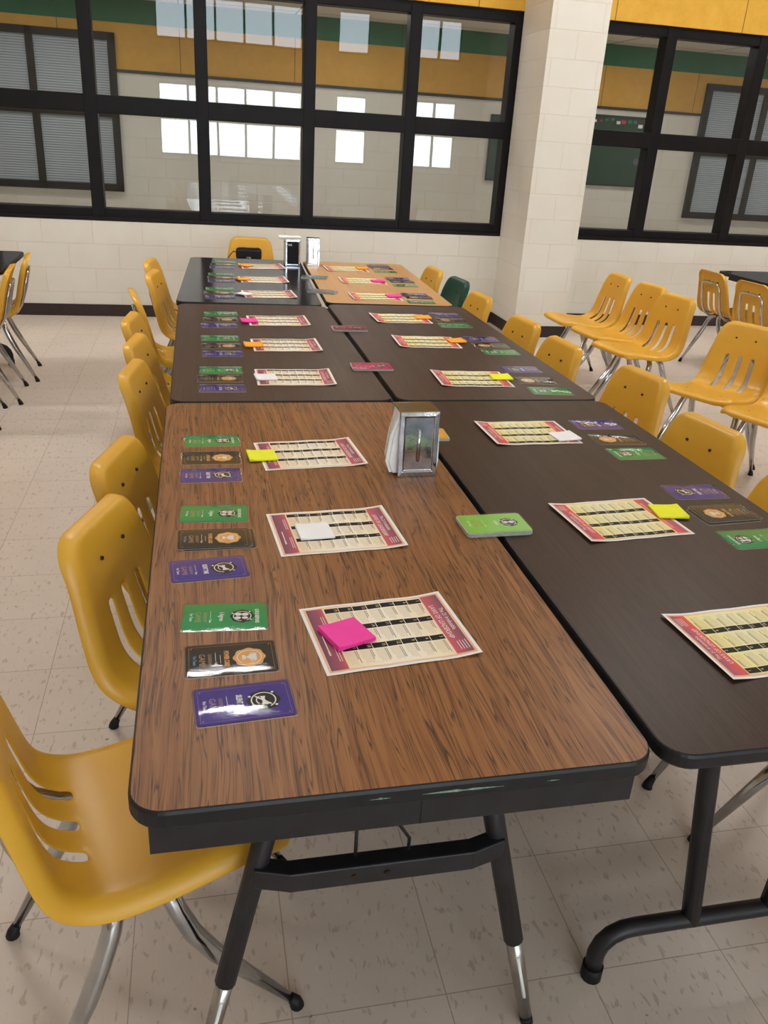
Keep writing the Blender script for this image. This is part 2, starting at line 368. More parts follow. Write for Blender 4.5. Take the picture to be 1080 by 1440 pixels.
# back wall with daylight windows
groups = [(-.65, 2.65, 5), (3.5, 4.25, 1), (5.4, 6.5, 2)]
mb = MB()
def wall_x(mb, y0, y1, z0, z1, holes):
    x = X0
    for a, b in holes:
        mb.box(x, a, y0, y1, z0, z1); x = b
    mb.box(x, X1, y0, y1, z0, z1)
hl = [(a, b) for a, b, n in groups]
mb.box(X0, X1, YB-.2, YB, 0, .9); wall_x(mb, YB-.2, YB, .9, 2.45, hl); mb.box(X0, X1, YB-.2, YB, 2.45, 3.3)
wall_x(mb, YB-.2, YB, 3.3, 4.2, hl); mb.box(X0, X1, YB-.2, YB, 4.2, CEIL)
struct('wall_back', mb, M['block'])
wn = 3
for a, b, n in groups:
    mb = MB()
    for z0, z1, mid in ((.9, 2.45, 1.72), (3.3, 4.2, None)):
        w = .05
        mb.box(a, b, YB-.12, YB-.04, z0, z0+w); mb.box(a, b, YB-.12, YB-.04, z1-w, z1)
        for i in range(n+1):
            x = a+(b-a)*i/n; mb.box(max(a, x-w/2), min(b, x+w/2), YB-.12, YB-.04, z0, z1)
        if mid: mb.box(a, b, YB-.12, YB-.04, mid-.06, mid+.06)
    struct('window_%d' % wn, mb, M['frame']); wn += 1
    for z0, z1 in ((.9, 2.45), (3.3, 4.2)):
        L = bpy.data.lights.new('daylight', 'AREA'); L.shape = 'RECTANGLE'; L.size = b-a; L.size_y = z1-z0
        L.color = (.80, .91, 1.0); L.energy = 44*(b-a)*(z1-z0) * (1.0 if z0 < 2 else .45)
        o = bpy.data.objects.new('daylight', L); COL.objects.link(o); o.location = ((a+b)/2, YB-.22, (z0+z1)/2); o.rotation_euler = (PI/2, 0, 0)

# front windows: frame + one pane per cell
def front_window(name, xa, xb, muls, edges):
    root = empty(name, (0, YW+.1, 0)); tag(root, kind='structure')
    mb = MB(); y0, y1 = -.07, .07
    mb.box(xa, xb, y0, y1, ZS-.01, ZS+.085); mb.box(xa, xb, y0, y1, ZT-.085, ZT+.005); mb.box(xa, xb, y0-.005, y1, 1.60, 1.735)
    for x in muls: mb.box(x-.05, x+.05, y0-.008, y1, ZS, ZT)
    for x0, x1 in edges: mb.box(x0, x1, y0-.008, y1, ZS-.01, ZT+.005)
    mb.box(xa, xb, y0-.035, y0, ZS-.012, ZS+.02)
    f = mb.build('window_frame', M['frame'], root, bevel=.006); tag(f, kind='structure')
    xs = sorted([xa]+list(muls)+[xb])
    for i in range(len(xs)-1):
        for z0, z1 in ((ZS+.08, 1.605), (1.73, ZT-.08)):
            p = MB(); p.add([(xs[i]+.04, 0, z0), (xs[i+1]-.04, 0, z0), (xs[i+1]-.04, 0, z1), (xs[i]+.04, 0, z1)], [(0, 1, 2, 3)])
            o = p.build('glass_pane', M['glass'], root); tag(o, kind='structure')
front_window('window_1', WL[0], WL[1], [-5.05+.0, -4.18, -3.31, -2.44, -1.545, -.68, .19, 1.06, 1.93], [(WL[0], WL[0]+.08), (2.78, 2.86)])
front_window('window_2', WR[0], WR[1], [4.235, 5.15, 6.05, 6.95, 7.85], [(WR[0], WR[0]+.08), (WR[1]-.08, WR[1])])

# corridor behind the glass
YC = 9.4
mb = MB(); mb.box(X0, X1, YC, YC+.2, 0, 2.02); struct('wall_corridor', mb, M['block'])
mb = MB(); mb.box(X0, X1, YC, YC+.2, 2.05, 2.48); struct('trim_2', mb, M['ypanel2'])
mb = MB(); mb.box(X0, X1, YC-.02, YC+.2, 2.02, 2.05); struct('trim_3', mb, M['trim'])
mb = MB(); mb.box(X0, X1, YC-.01, YC+.2, 2.48, 2.70); struct('trim_4', mb, M['gpanel'])
mb = MB(); mb.box(X0, X1, YW+.2, YC+.2, 2.70, 2.80); struct('ceiling_corridor', mb, M['ceil'])
def blind_window(i, xa, xb, mull):
    mb = MB(); y0, y1 = YC-.06, YC-.005; z0, z1 = .84, 2.38; w = .075
    for a, b in ((xa, xa+w), (xb-w, xb)): mb.box(a, b, y0, y1, z0, z1)
    for x in mull: mb.box(x-w/2, x+w/2, y0, y1, z0, z1)
    for a, b in ((z0, z0+w), (z1-w, z1), (1.58, 1.70)): mb.box(xa, xb, y0, y1, a, b)
    r = struct('window_%d' % i, mb, M['frame'])
    p = MB(); p.box(xa+.02, xb-.02, YC-.03, YC-.012, z0+.02, z1-.02); tag(p.build('window_blind', M['blind'], r), kind='structure')
blind_window(6, -3.1, -.66, [-2.3, -1.5])
blind_window(7, 6.22, 8.7, [7.05, 7.88])
def board(x0, x1, z0, z1, label):
    r = empty('notice_board', ((x0+x1)/2, YC-.02, (z0+z1)/2)); tag(r, label, 'notice board', 'green boards on the corridor wall')
    w, h = (x1-x0)/2, (z1-z0)/2
    p = MB(); p.box(-w, w, -.012, .012, -h, h); p.build('board_panel', M['board'], r)
    p = MB()
    for a, b, c, d in ((-w, w, h-.03, h), (-w, w, -h, -h+.02), (-w, -w+.02, -h, h), (w-.02, w, -h, h)): p.box(a, b, -.02, -.012, c, d)
    p.build('board_frame', M['trim'], r)
    return r
r = board(4.76, 5.56, 1.17, 1.96, 'dark green notice board behind the glass right of the pillar')
random.seed(3)
for k in range(10):
    x = -.34+.075*k+.01*random.random(); z = .29+.06*random.random(); q = .012+.018*random.random()
    p = MB(); p.box(x-q, x+q, -.022, -.0125, z-q*.7, z+q*.7, 0); p.build('pinned_note', M[('white_print', 'pink_card', 'green_card', 'teal_card')[k % 4]], r)
p = MB(); p.slab([(a, b) for a, b in circ(0, 0, .035, 20)], 0, .003); q = p.build('round_sticker', M['grey_card'], r); q.location = (.28, -.0135, -.1); q.rotation_euler = (PI/2, 0, 0)
board(3.52, 4.1, 1.16, 1.88, 'dark green board behind the glass left of the pillar')
for x in (-4.2, -1.2, 1.8, 4.8, 7.8):  # unseen lights added so the corridor behind the glass is lit
    r = empty('ceiling_light', (x, 8.05, 2.70)); tag(r, 'flat ceiling light added to brighten the corridor behind the glass', 'light', 'added corridor fill lights')
    p = MB(); p.box(-.6, .6, -.15, .15, -.012, 0); p.build('diffuser', M['corridor_fill'], r)
    p = MB()
    for a, b, c, d in ((-.64, .64, .15, .18), (-.64, .64, -.18, -.15), (-.64, -.6, -.15, .15), (.6, .64, -.15, .15)): p.box(a, b, c, d, -.02, 0)
    p.build('light_frame', M['white'], r)
for x in (-3.6, .1, 3.8, 7.5):
    for y in (-4.8, .3, 4.4):
        r = empty('ceiling_light', (x, y, CEIL)); tag(r, 'recessed ceiling light in the cafeteria', 'light', 'cafeteria ceiling lights')
        p = MB(); p.box(-.60, .60, -.15, .15, -.012, 0); p.build('diffuser', M['lamp' if y > 3 else 'lamp_dim'], r)
        p = MB()
        for a, b, c, d in ((-.64, .64, .15, .19), (-.64, .64, -.19, -.15), (-.64, -.60, -.15, .15), (.60, .64, -.15, .15)): p.box(a, b, c, d, -.02, 0)
        p.build('light_frame', M['white'], r)

# ------------------------------------------------------------------ tables
def fold_frame(root, yc, sgn, h=.285, posts=((-.16, -.085), (.16, .085))):
    """pedestal folding leg frame of a cafeteria table: posts on a bar with down-turned ends"""
    for a, b in posts:
        p = MB(); p.tube([(a, yc, .70), (a*.9+b*.1, yc, .62), (b, yc, .125)], .019, 0, 12); p.build('leg', M['steel_black'], root)
    p = MB()
    pts = [(-h, yc, .03), (-h, yc, .07), (-h+.008, yc, .095), (-h+.025, yc, .115), (-h+.05, yc, .127), (-h+.08, yc, .13), (h-.08, yc, .13), (h-.05, yc, .127), (h-.025, yc, .115), (h-.008, yc, .095), (h, yc, .07), (h, yc, .03)]
    p.tube(pts, .018, 0, 12); b = p.build('foot_bar', M['steel_black'], root)
    for sx in (-1, 1):
        p = MB(); p.tube([(sx*h, yc, 0), (sx*h, yc, .035)], .0215, 0, 14); p.build('foot_cap', M['glide'], b)
    xa, xb = [q[0]*.9+q[1]*.1 for q in posts]; xm = (xa+xb)/2
    p = MB(); p.tube([(xm, yc, .6), (xm, yc+sgn*.14, .70)], .009, 0, 8); p.tube([(xa, yc, .6), (xb, yc, .6)], .010, 0, 8); p.build('brace', M['steel_black'], root)
def table(name, x0, x1, y0, y1, top, label, rz=0.0, frames=True, edge_h=.027, group=None, inset=(.185, .185), h=(.285, .285), posts=None):
    cx, cy = (x0+x1)/2, (y0+y1)/2; w, l = x1-x0, y1-y0
    r = empty(name, (cx, cy, 0), rz); tag(r, label, 'table', group)
    p = MB(); p.slab(rrect(w-.008, l-.008, .045, 8), TZ-.018, TZ, 0); o = p.build('tabletop', top, r)
    p = MB()
    A = rrect(w-.008, l-.008, .045, 8); B = rrect(w, l, .05, 8); C = rrect(w-.004, l-.004, .048, 8); n = len(A)
    rows = [(A, TZ-.0005), (C, TZ-.0015), (B, TZ-.006), (B, TZ-edge_h+.004), (C, TZ-edge_h), (A, TZ-edge_h)]
    vs = [(q[0], q[1], z) for P, z in rows for q in P]
    fs = [(i*n+k, i*n+(k+1) % n, (i+1)*n+(k+1) % n, (i+1)*n+k) for i in range(5) for k in range(n)]
    p.add(vs, fs, 0, False); p.add([(q[0], q[1], TZ-edge_h) for q in A], [list(range(n))[::-1]], 0)
    p.build('edge_band', M['black_edge'], r)
    if frames:
        p = MB(); a, b = w/2-.07, l/2-.07
        for q in ((-a, a, -b, -b+.02), (-a, a, b-.02, b), (-a, -a+.02, -b, b), (a-.02, a, -b, b)): p.box(*q, TZ-edge_h-.035, TZ-edge_h)
        p.build('apron', M['steel_black'], r)
        for k, s in enumerate((-1, 1)): fold_frame(r, s*(l/2-inset[k]), -s, h[k], *( [posts] if posts and k == 0 else []))
    return r
t_oak = table('cafeteria_table', 0, .762, 0, 1.785, M['oak'], 'oak grain laminate table with black apron and splayed chrome tipped legs, nearest on the left', frames=False, edge_h=.03)
def oak_legs(r):
    hw, hl = .381, .8925
    p = MB()
    for a, b, c, d in ((-hw+.026, hw-.03, -hl+.014, -hl+.03), (-hw+.026, hw-.03, hl-.03, hl-.014), (-hw+.026, -hw+.042, -hl+.0301, hl-.0301), (hw-.046, hw-.03, -hl+.0301, hl-.0301)):
        p.box(a, b, c, d, .655, .711)
    p.box(.02, .0215, -hl+.0125, -hl+.014, .656, .71, 0)
    p.build('apron', M['steel_black'], r, bevel=.003)
    random.seed(5)
    for x0, w, h in ((.015, .12, .004), (-.06, .03, .003), (.20, .02, .002)):
        p = MB(); up = []; dn = []
        for k in range(13):
            x = x0+w*k/12; z = TZ-.016-.004*(x-x0); t = h*(.25+.75*random.random())*(1-abs(k-6)/7)
            up.append((x, z+t)); dn.append((x, z-t*.6))
        pts = dn+up[::-1]; p.add([(a, -hl-.0006, c) for a, c in pts], [(k, k+1, 24-k, 25-k) for k in range(12)])
        p.build('paint_scuff', M['scuff'], r)
    for sy in (-1, 1):
        yt, yf = sy*(hl-.16), sy*(hl-.115)
        for sx in (-1, 1):
            top = Vector((sx*.15, yt, .71)); ft = Vector((sx*.312, yf, 0)); k = (.71-.225)/.71; md = top.lerp(ft, k)
            p = MB(); p.tube([top, md], .0185, 0, 14); L = p.build('leg', M['steel_black'], r)
            p = MB(); e = top.lerp(ft, .985); p.tube([top.lerp(ft, k-.02), top.lerp(ft, .8), e], [.0155, .0150, .0115], 0, 14); p.build('leg_extension', M['chrome_dull'], L)
            p = MB(); p.tube([top.lerp(ft, .975), (ft.x, ft.y, .0)], [.0125, .013], 0, 12); p.build('foot_glide', M['glide'], L)
            p = MB(); q = top.lerp(ft, k+.03); u = (ft-top).normalized(); 
            p.tube([q+Vector((0, -.0135*1, 0))+u*.01, q+Vector((0, -.0135, 0))+u*.12], .0035, 0, 8); p.build('adjusting_slot', M['white_print'], L)
        zc = .455; yb = sy*(hl-.135); ex = .15+.162*(.71-zc)/.71
        p = MB()
        sec = [(-.010, -.020), (.022, -.020), (.022, .020), (-.010, .020)]
        st = [(-ex-.004, yb-.002, zc+.006), (-ex+.055, yb-.014, zc), (ex-.055, yb-.014, zc), (ex+.004, yb-.002, zc+.006)]
        p.add([(a, b+e, c+g) for a, b, c in st for e, g in sec], [(4*i+j, 4*i+(j+1) % 4, 4*i+4+(j+1) % 4, 4*i+4+j) for i in range(3) for j in range(4)] + [(3, 2, 1, 0), (12, 13, 14, 15)])
        p.build('crossbar', M['steel_black'], r, bevel=.003)
        for bx in (-.05, .005):
            p = MB(); p.tube([(bx, yb-.001-sy*0+.022*-1, zc), (bx, yb-.026, zc)], .005, 0, 8); p.build('bolt', M['rivet'], r)
        for hx, dx in ((-.045, .0), (.045, -.018)):
            p = MB(); p.tube([(hx, yb, zc+.018), (hx, yb, zc+.045), (hx+dx, yb+.0, zc+.075), (hx+dx+.004, yb, zc+.14), (hx+dx+.004, yb-sy*.02, .70)], .0032, 0, 8); p.build('wire_hook', M['steel_black'], r)
oak_legs(t_oak)
table('cafeteria_table', .775, 1.516, .0, 1.79, M['walnut'], 'dark walnut laminate folding table with black curved foot, nearest on the right', inset=(.185, .085), posts=((-.16, -.085), (.115, .095)))
table('cafeteria_table', .01, .752, 1.80, 3.462, M['walnut2'], 'brown laminate table with a pink pad, middle of the left row', inset=(.065, .142))
table('cafeteria_table', .768, 1.513, 1.80, 3.515, M['walnut2'], 'brown laminate table with orange pads, middle of the right row')
table('cafeteria_table', .03, .775, 3.492, 5.11, M['charcoal_wood'], 'charcoal black table carrying two napkin dispensers, far end of the left row', math.radians(-2.4), inset=(.48, .075))
table('cafeteria_table', .80, 1.50, 3.54, 5.09, M['tan_wood'], 'light tan laminate table at the far end of the right row', math.radians(-2.0), inset=(.525, .065))
table('cafeteria_table', -2.5, -.985, 4.3, 5.125, M['charcoal_wood'], 'black table at the left edge of the picture near the wall', math.radians(1), inset=(.185, .055), h=(.2, .60))
table('cafeteria_table', 4.2, 5.7, 4.50, 5.32, M['charcoal_wood'], 'dark table at the right edge of the picture near the wall', math.radians(2))

# ------------------------------------------------------------------ chairs (forward = +X)
def catmull(P, t):
    n = len(P)-1; x = t*n; i = min(int(x), n-1); f = x-i
    p = [P[max(0, min(n, i+k))] for k in (-1, 0, 1, 2)]
    return [.5*(2*p[1][j]+(p[2][j]-p[0][j])*f+(2*p[0][j]-5*p[1][j]+4*p[2][j]-p[3][j])*f*f+(3*p[1][j]-p[0][j]-3*p[2][j]+p[3][j])*f**3) for j in range(len(p[1]))]
# (x, z, half width) from the front lip to the top of the back
PROF = [(.212,.424,.196),(.207,.438,.197),(.190,.445,.197),(.14,.443,.197),(.08,.434,.198),(.02,.425,.200),(-.05,.418,.202),(-.11,.419,.203),(-.155,.434,.203),(-.183,.458,.203),(-.199,.49,.201),(-.21,.53,.197),(-.222,.58,.190),(-.233,.625,.182),(-.244,.67,.174),(-.254,.71,.167),(-.263,.742,.163),(-.269,.765,.160)]
US = [-1, -.99, -.965, -.90, -.76, -.58, -.43, -.33, -.19, -.05, .05, .19, .33, .43, .58, .76, .90, .965, .99, 1]
def shell_mesh(mat):
    # dense rows near both ends so the rolled rim and the slots stay crisp
    N = 400; fine = [catmull(PROF, i/N) for i in range(N+1)]
    arc = [0]
    for a, b in zip(fine, fine[1:]): arc.append(arc[-1]+math.hypot(b[0]-a[0], b[1]-a[1]))
    L = arc[-1]
    def at(s):
        k = min(range(N+1), key=lambda q: abs(arc[q]-s)); a, b = fine[max(0, k-2)], fine[min(N, k+2)]
        return fine[k], (b[0]-a[0], b[1]-a[1])
    ends = [0, .002, .006, .012, .02, .03, .042, .055]
    S = ends + [.055+(L-.11)*k/46 for k in range(1, 46)] + [L-e for e in ends[::-1]]
    flange = lambda d: .030*max(0.0, 1-d/.016)**1.6
    bm = bmesh.new(); grid = []; zs = []
    for sv in S:
        (x, z, w), (tx, tz) = at(sv); l = math.hypot(tx, tz); nx, nz = tz/l, -tx/l
        if nx < 0 and nz < 0: nx, nz = -nx, -nz
        dt, db = L-sv, sv; ww = w
        for d, r in ((dt, .062), (db, .075)):
            if d < r: ww = min(ww, w-r+math.sqrt(max(0, r*r-(r-d)**2)))
        row = []; zs.append((x, z))
        for u in US:
            y = ww*u
            dl = ww-abs(y)
            dish = .012*min(1, abs(y)/(.88*w))**2.2*min(1, dt/.10, db/.10)
            f = max(flange(dl), flange(dt), .55*flange(db))
            row.append(bm.verts.new((x+nx*(dish-f), y, z+nz*(dish-f))))
        grid.append(row)
    for i in range(len(S)-1):
        xc = (zs[i][0]+zs[i+1][0])/2; zc = (zs[i][1]+zs[i+1][1])/2
        for k in range(len(US)-1):
            if xc < -.135 and zc < .59 and k in (6, 9, 12): continue
            bm.faces.new((grid[i][k], grid[i+1][k], grid[i+1][k+1], grid[i][k+1]))
    bmesh.ops.recalc_face_normals(bm, faces=bm.faces)
    me = bpy.data.meshes.new('seat_shell'); bm.to_mesh(me); bm.free()
    me.materials.append(mat)
    for p in me.polygons: p.use_smooth = True
    o = bpy.data.objects.new('tmp', me); COL.objects.link(o)
    s = o.modifiers.new('s', 'SOLIDIFY'); s.thickness = .006; s.offset = 0
    s = o.modifiers.new('u', 'SUBSURF'); s.levels = 1; s.render_levels = 1
    bpy.context.view_layer.update()
    m2 = bpy.data.meshes.new_from_object(o.evaluated_get(bpy.context.evaluated_depsgraph_get()))
    bpy.data.objects.remove(o); m2.name = 'seat_shell'
    return m2
def make_chair(mat):
    r = empty('cafeteria_chair')
    o = bpy.data.objects.new('seat_shell', shell_mesh(mat)); link(o, r); reg(o)
    for sy in (-1, 1):
        p = MB(); p.tube([(-.035, sy*.09, .403), (-.030, sy*.125, .395), (-.018, sy*.150, .37), (-.005, sy*.161, .33), (.018, sy*.170, .27), (.055, sy*.180, .21), (.197, sy*.196, .02)], [.0165]*4+[.017, .0165, .0085], 0, 14); L = p.build('leg', M['chrome'], r)
        p = MB(); p.tube([(.191, sy*.1952, .030), (.203, sy*.197, .012), (.205, sy*.1975, .0)], [.0092, .0125, .0145], 0, 12); p.build('foot_glide', M['glide'], L)
        p = MB(); p.tube([(-.085, sy*.09, .403), (-.093, sy*.125, .395), (-.104, sy*.150, .37), (-.115, sy*.161, .33), (-.138, sy*.168, .27), (-.165, sy*.176, .21), (-.262, sy*.194, .02)], [.0165]*4+[.017, .0165, .0085], 0, 14); L = p.build('leg', M['chrome'], r)
        p = MB(); p.tube([(-.257, sy*.1932, .030), (-.266, sy*.1945, .012), (-.268, sy*.195, .0)], [.0092, .0125, .0145], 0, 12); p.build('foot_glide', M['glide'], L)
    p = MB()
    side = [(.10, .105, .404), (.0, .105, .400), (-.09, .105, .399), (-.15, .108, .405), (-.192, .112, .43), (-.222, .114, .475), (-.240, .115, .53), (-.258, .112, .60), (-.270, .108, .645), (-.276, .094, .668), (-.279, .07, .676)]
    p.tube(side+[(a, -b, c) for a, b, c in side[::-1]], .0095, 0, 10); p.tube([(.10, .105, .404), (.10, -.105, .404)], .0095, 0, 10)
    p.build('tube_frame', M['chrome'], r)
    for sy in (-1, 1):
        p = MB(); p.tube([(-.2545, sy*.055, .680), (-.2385, sy*.055, .684)], [.0056, .0046], 0, 12); p.build('rivet', M['rivet'], r)
        p = MB(); p.tube([(.09, sy*.10, .430), (.09, sy*.10, .4425)], [.007, .006], 0, 12); p.build('rivet', M['rivet'], r)
    return r
yellow = make_chair(M['yellow'])
green = make_chair(M['green_pl'])
D = math.radians
LFT = 'yellow chairs along the left side of the tables'; RGT = 'chairs along the right side of the tables'; ROW = 'yellow chairs pulled out in a row at right'
chairs = [
 (.005,.355, 16, 'yellow plastic chair in the near left corner, three long slots and chrome legs in view', LFT),
 (.135,.808,-19, 'yellow plastic chair beside the oak table, second from the camera on the left', LFT),
 (.15,1.24,-15, 'yellow plastic chair beside the oak table, third from the camera on the left', LFT),
 (.145,2.12, -9, 'yellow chair on the left, first of three beside the middle brown table', LFT),
 (.13,2.545, -9, 'yellow chair on the left, second of three beside the middle brown table', LFT),
 (.085, 3.0, -7, 'yellow chair on the left, third of three beside the middle brown table', LFT),
 (.06, 3.68,  8, 'yellow chair seen edge on beside the charcoal table, turned away from its neighbours', LFT),
 (.125,4.27, -9, 'yellow chair on the left side of the charcoal table, second from the wall', LFT),
 (.09, 4.76, -8, 'yellow chair on the left side of the charcoal table, nearest the wall', LFT),
 (.52, 5.93,-93, 'yellow chair at the head of the charcoal table with a black bag on it', None),
 (1.42,4.775,184, 'yellow chair at the tan table beyond the dark green chair', RGT),
 (1.44,3.80,184, 'yellow chair at the tan table just in front of the dark green chair', RGT),
 (1.45,3.09,186, 'yellow chair tucked at the middle right table, farther of its pair', RGT),
 (1.455,2.61,186, 'yellow chair tucked at the middle right table, nearer of its pair', RGT),
 (1.575,2.06,190, 'yellow chair at the walnut table corner with slots showing above the edge', RGT),
 (1.485,1.43,190, 'yellow chair tucked at the walnut table beside the black and green cards', RGT),
 (1.435,.895,186, 'yellow chair cut off by the right picture edge beside the walnut table', RGT),
 (1.487,.295,182, 'yellow chair under the near end of the walnut table, only a chrome leg in view', RGT),
 (2.80,4.77,180, 'yellow chair standing out in the aisle, nearest the pillar', ROW),
 (2.825,4.315,187, 'yellow chair standing out in the aisle, middle of the three in front of the wall', ROW),
 (2.78,3.875,191, 'yellow chair standing out in the aisle, nearest of the three in front of the wall', ROW),
 (2.75,2.94,208, 'yellow chair at right facing the camera side, its three slots fully in view', ROW),
 (2.845,2.525,204, 'yellow chair at the right picture edge with only its seat and legs in view', ROW),
 (2.86,2.02,200, 'yellow chair beyond the right picture edge with one chrome leg in view', ROW),
 (4.29,5.10, 3, 'yellow chair with chrome back tube facing the dark table at right, left of its pair', 'yellow chairs facing away at the right table'),
 (4.30,4.62, 9, 'yellow chair with chrome back tube facing the dark table at right, right of its pair', 'yellow chairs facing away at the right table'),
 (-1.205,4.82,187, 'yellow chair in profile at the black table on the left, nearest the wall', 'yellow chairs at the left edge'),
 (-1.215,4.34,185, 'yellow chair at the left picture edge, middle of three with long chrome legs', 'yellow chairs at the left edge'),
 (-1.25,3.875,186, 'yellow chair at the left picture edge, nearest of three with long chrome legs', 'yellow chairs at the left edge'),
]
for i, (x, y, a, lb, g) in enumerate(chairs):
    c = yellow if i == 0 else copy_tree(yellow)
    c.location = (x, y, 0); c.rotation_euler = (0, 0, D(a)); tag(c, lb, 'chair', g)
    if g is None and 'group' in c: del c['group']
green.location = (1.47, 4.335, 0); green.rotation_euler = (0, 0, D(186)); tag(green, 'dark green plastic chair among yellow ones at the tan table', 'chair', RGT)

# black bag on the head chair
r = empty('black_bag', (.50, 5.855, .4455), D(-4)); tag(r, 'small black bag with a buckle standing on the chair at the table head', 'bag')
p = MB(); p.box(-.095, .095, -.045, .045, .0, .275, 0, .02); p.build('bag_body', M['glide'], r)
p = MB(); p.box(-.098, .098, -.048, .048, .20, .268, 0, .012); p.build('bag_flap', M['black_edge'], r)
p = MB(); p.box(-.018, .018, -.053, -.047, .195, .213, 0, .002); p.build('buckle', M['chrome'], r)
p = MB(); p.tube([(-.09, 0, .24), (-.12, 0, .245), (-.155, 0, .20), (-.16, 0, .10), (-.12, 0, .03)], .008, 0, 8, flat=.5); p.build('strap', M['glide'], r)

# ------------------------------------------------------------------ game cards (reader frame: u right, v up)
CW, CL = .098, .158
def seal(mb, cv, r, zb, mats, style):
    if style == 'trophy':
        mb.poly(circ(0, cv, r, 48, r*.05, 8), zb, mats['seal']); ring(mb, 0, cv, r*.74, r*.79, zb+.0001, mats['w'], a0=.2, a1=5.6)
        mb.poly([(-.010*r/.026, cv+.012*r/.026), (.010*r/.026, cv+.012*r/.026), (.007*r/.026, cv+.001), (.002, cv-.003), (-.002, cv-.003), (-.007*r/.026, cv+.001)], zb+.0002, mats['w'])
        mb.poly([(-.0015, cv-.002), (.0015, cv-.002), (.0015, cv-.007), (-.0015, cv-.007)][::-1], zb+.0002, mats['w'])
        mb.poly([(-.007, cv-.012), (.007, cv-.012), (.005, cv-.006), (-.005, cv-.006)], zb+.0002, mats['w'])
        ring(mb, -.0085, cv+.006, .003, .0045, zb+.0002, mats['w'], 14); ring(mb, .0085, cv+.006, .003, .0045, zb+.0002, mats['w'], 14)
    else:
        mb.poly(circ(0, cv, r, 48, r*.05, 8), zb, mats['k']); ring(mb, 0, cv, r*.70, r*.78, zb+.0001, mats['w'], a0=.5, a1=6.2)
        for a in (.9, 2.4, 4.2): mb.poly(circ(math.cos(a)*r*.93, cv+math.sin(a)*r*.93, r*.09, 10), zb+.00015, mats['w'])
        if style == 'mute':
            mb.poly([(-.003, cv+.002), (.004, cv+.004), (.011, cv+.010), (.012, cv-.004), (.004, cv-.002), (-.003, cv-.003)][::-1], zb+.0002, mats['w'])
            mb.poly([(-.009, cv+.004), (-.003, cv+.002), (-.003, cv-.003), (-.010, cv-.004)][::-1], zb+.0002, mats['w'])
            mb.poly([(-.012, cv-.011), (-.010, cv-.013), (.013, cv+.010), (.011, cv+.012)], zb+.0003, mats['w'])
            ring(mb, 0, cv, r*.40, r*.47, zb+.0002, mats['w'], 14, 3.6, 5.6)
        elif style == 'hands':
            mb.poly(circ(-.0055, cv+.005, r*.30, 16, 0, 8, .8), zb+.0002, mats['w']); mb.poly(circ(.006, cv+.005, r*.26, 16, 0, 8, .8), zb+.0002, mats['w'])
            mb.poly(circ(-.006, cv-.007, r*.28, 16, 0, 8, .85), zb+.0003, mats['w']); mb.poly(circ(.006, cv-.008, r*.26, 16, 0, 8, .9), zb+.0003, mats['w'])
        else:
            mb.poly(circ(0, cv+.006, r*.33, 16, 0, 8, .8), zb+.0002, mats['w']); mb.poly(circ(0, cv-.008, r*.28, 16, 0, 8, .9), zb+.0002, mats['w'])
def print_mesh(kind, mb, z):
    # material slots: 0 body, 1 black, 2 white, 3 gold, 4 blue, 5 orange
    ms = dict(k=1, w=2, seal=5)
    mb.poly(rrect(CW-.0075, CL-.0075, .006, 4), z, 0)
    zz = z+.00012
    W, H = CW/2-.0095, CL/2-.0095; t = .0004
    if kind != 'green':
        for q in ((-W, W, H-t, H), (-W, W, -H, -H+t), (-W, -W+t, -H, H), (W-t, W, -H, H)):
            mb.add([(q[0], q[2], zz), (q[1], q[2], zz), (q[1], q[3], zz), (q[0], q[3], zz)], [(0, 1, 2, 3)], 3)
        for sx in (-1, 1):
            for sy in (-1, 1): mb.poly(circ(sx*(W-.004), sy*(H-.004), .0013, 6), zz, 3)
    T = lambda s, size, v, m, sx=1, b=0, u=0: mb.text(s, size, (u, v), m, zz, sx, bold=b)
    if kind == 'green':
        T('QUICK RESPONSE', .0095, .0575, 2, .62, .00035); seal(mb, .031, .0215, zz, ms, 'hands'); T('I Agree', .0125, -.006, 2, .8, .0003)
    elif kind == 'black':
        seal(mb, .030, .0265, zz, ms, 'trophy'); T('POWER CARD', .0115, -.008, 5, .62, .0004)
        mb.add([(-.012, -.0182, zz), (.012, -.0182, zz), (.012, -.0176, zz), (-.012, -.0176, zz)], [(0, 1, 2, 3)], 2)
    elif kind == 'purple':
        seal(mb, .030, .0255, zz, ms, 'mute'); T('SILENT TIME', .0125, -.007, 2, .58, .0005)
    else:
        seal(mb, .036, .0215, zz, ms, 'deck'); T('CARDS', .010, .004, 2, .7, .0003)
    mb.add([(-.020, -.0262, zz), (.006, -.0262, zz), (.006, -.0255, zz), (-.020, -.0255, zz)], [(0, 1, 2, 3)], 2)
    T('Team', .0060, -.0260, 2, .8, .0002, .014)
    T('LEADERSHIP', .0085, -.0355, 3, .72)
    T('GAME', .0145, -.0485, 3, .95)
    T('For Teens', .0075, -.0605, 4 if kind == 'black' else 2, .85, .0002)
def film_mesh(mb, z0, z1):
    A = rrect(CW, CL, .009, 5); n = len(A)
    mb.add([(q[0], q[1], z) for z in (z0, z1) for q in A], [(k, (k+1) % n, n+(k+1) % n, n+k) for k in range(n)] + [list(range(n, 2*n))], 0)
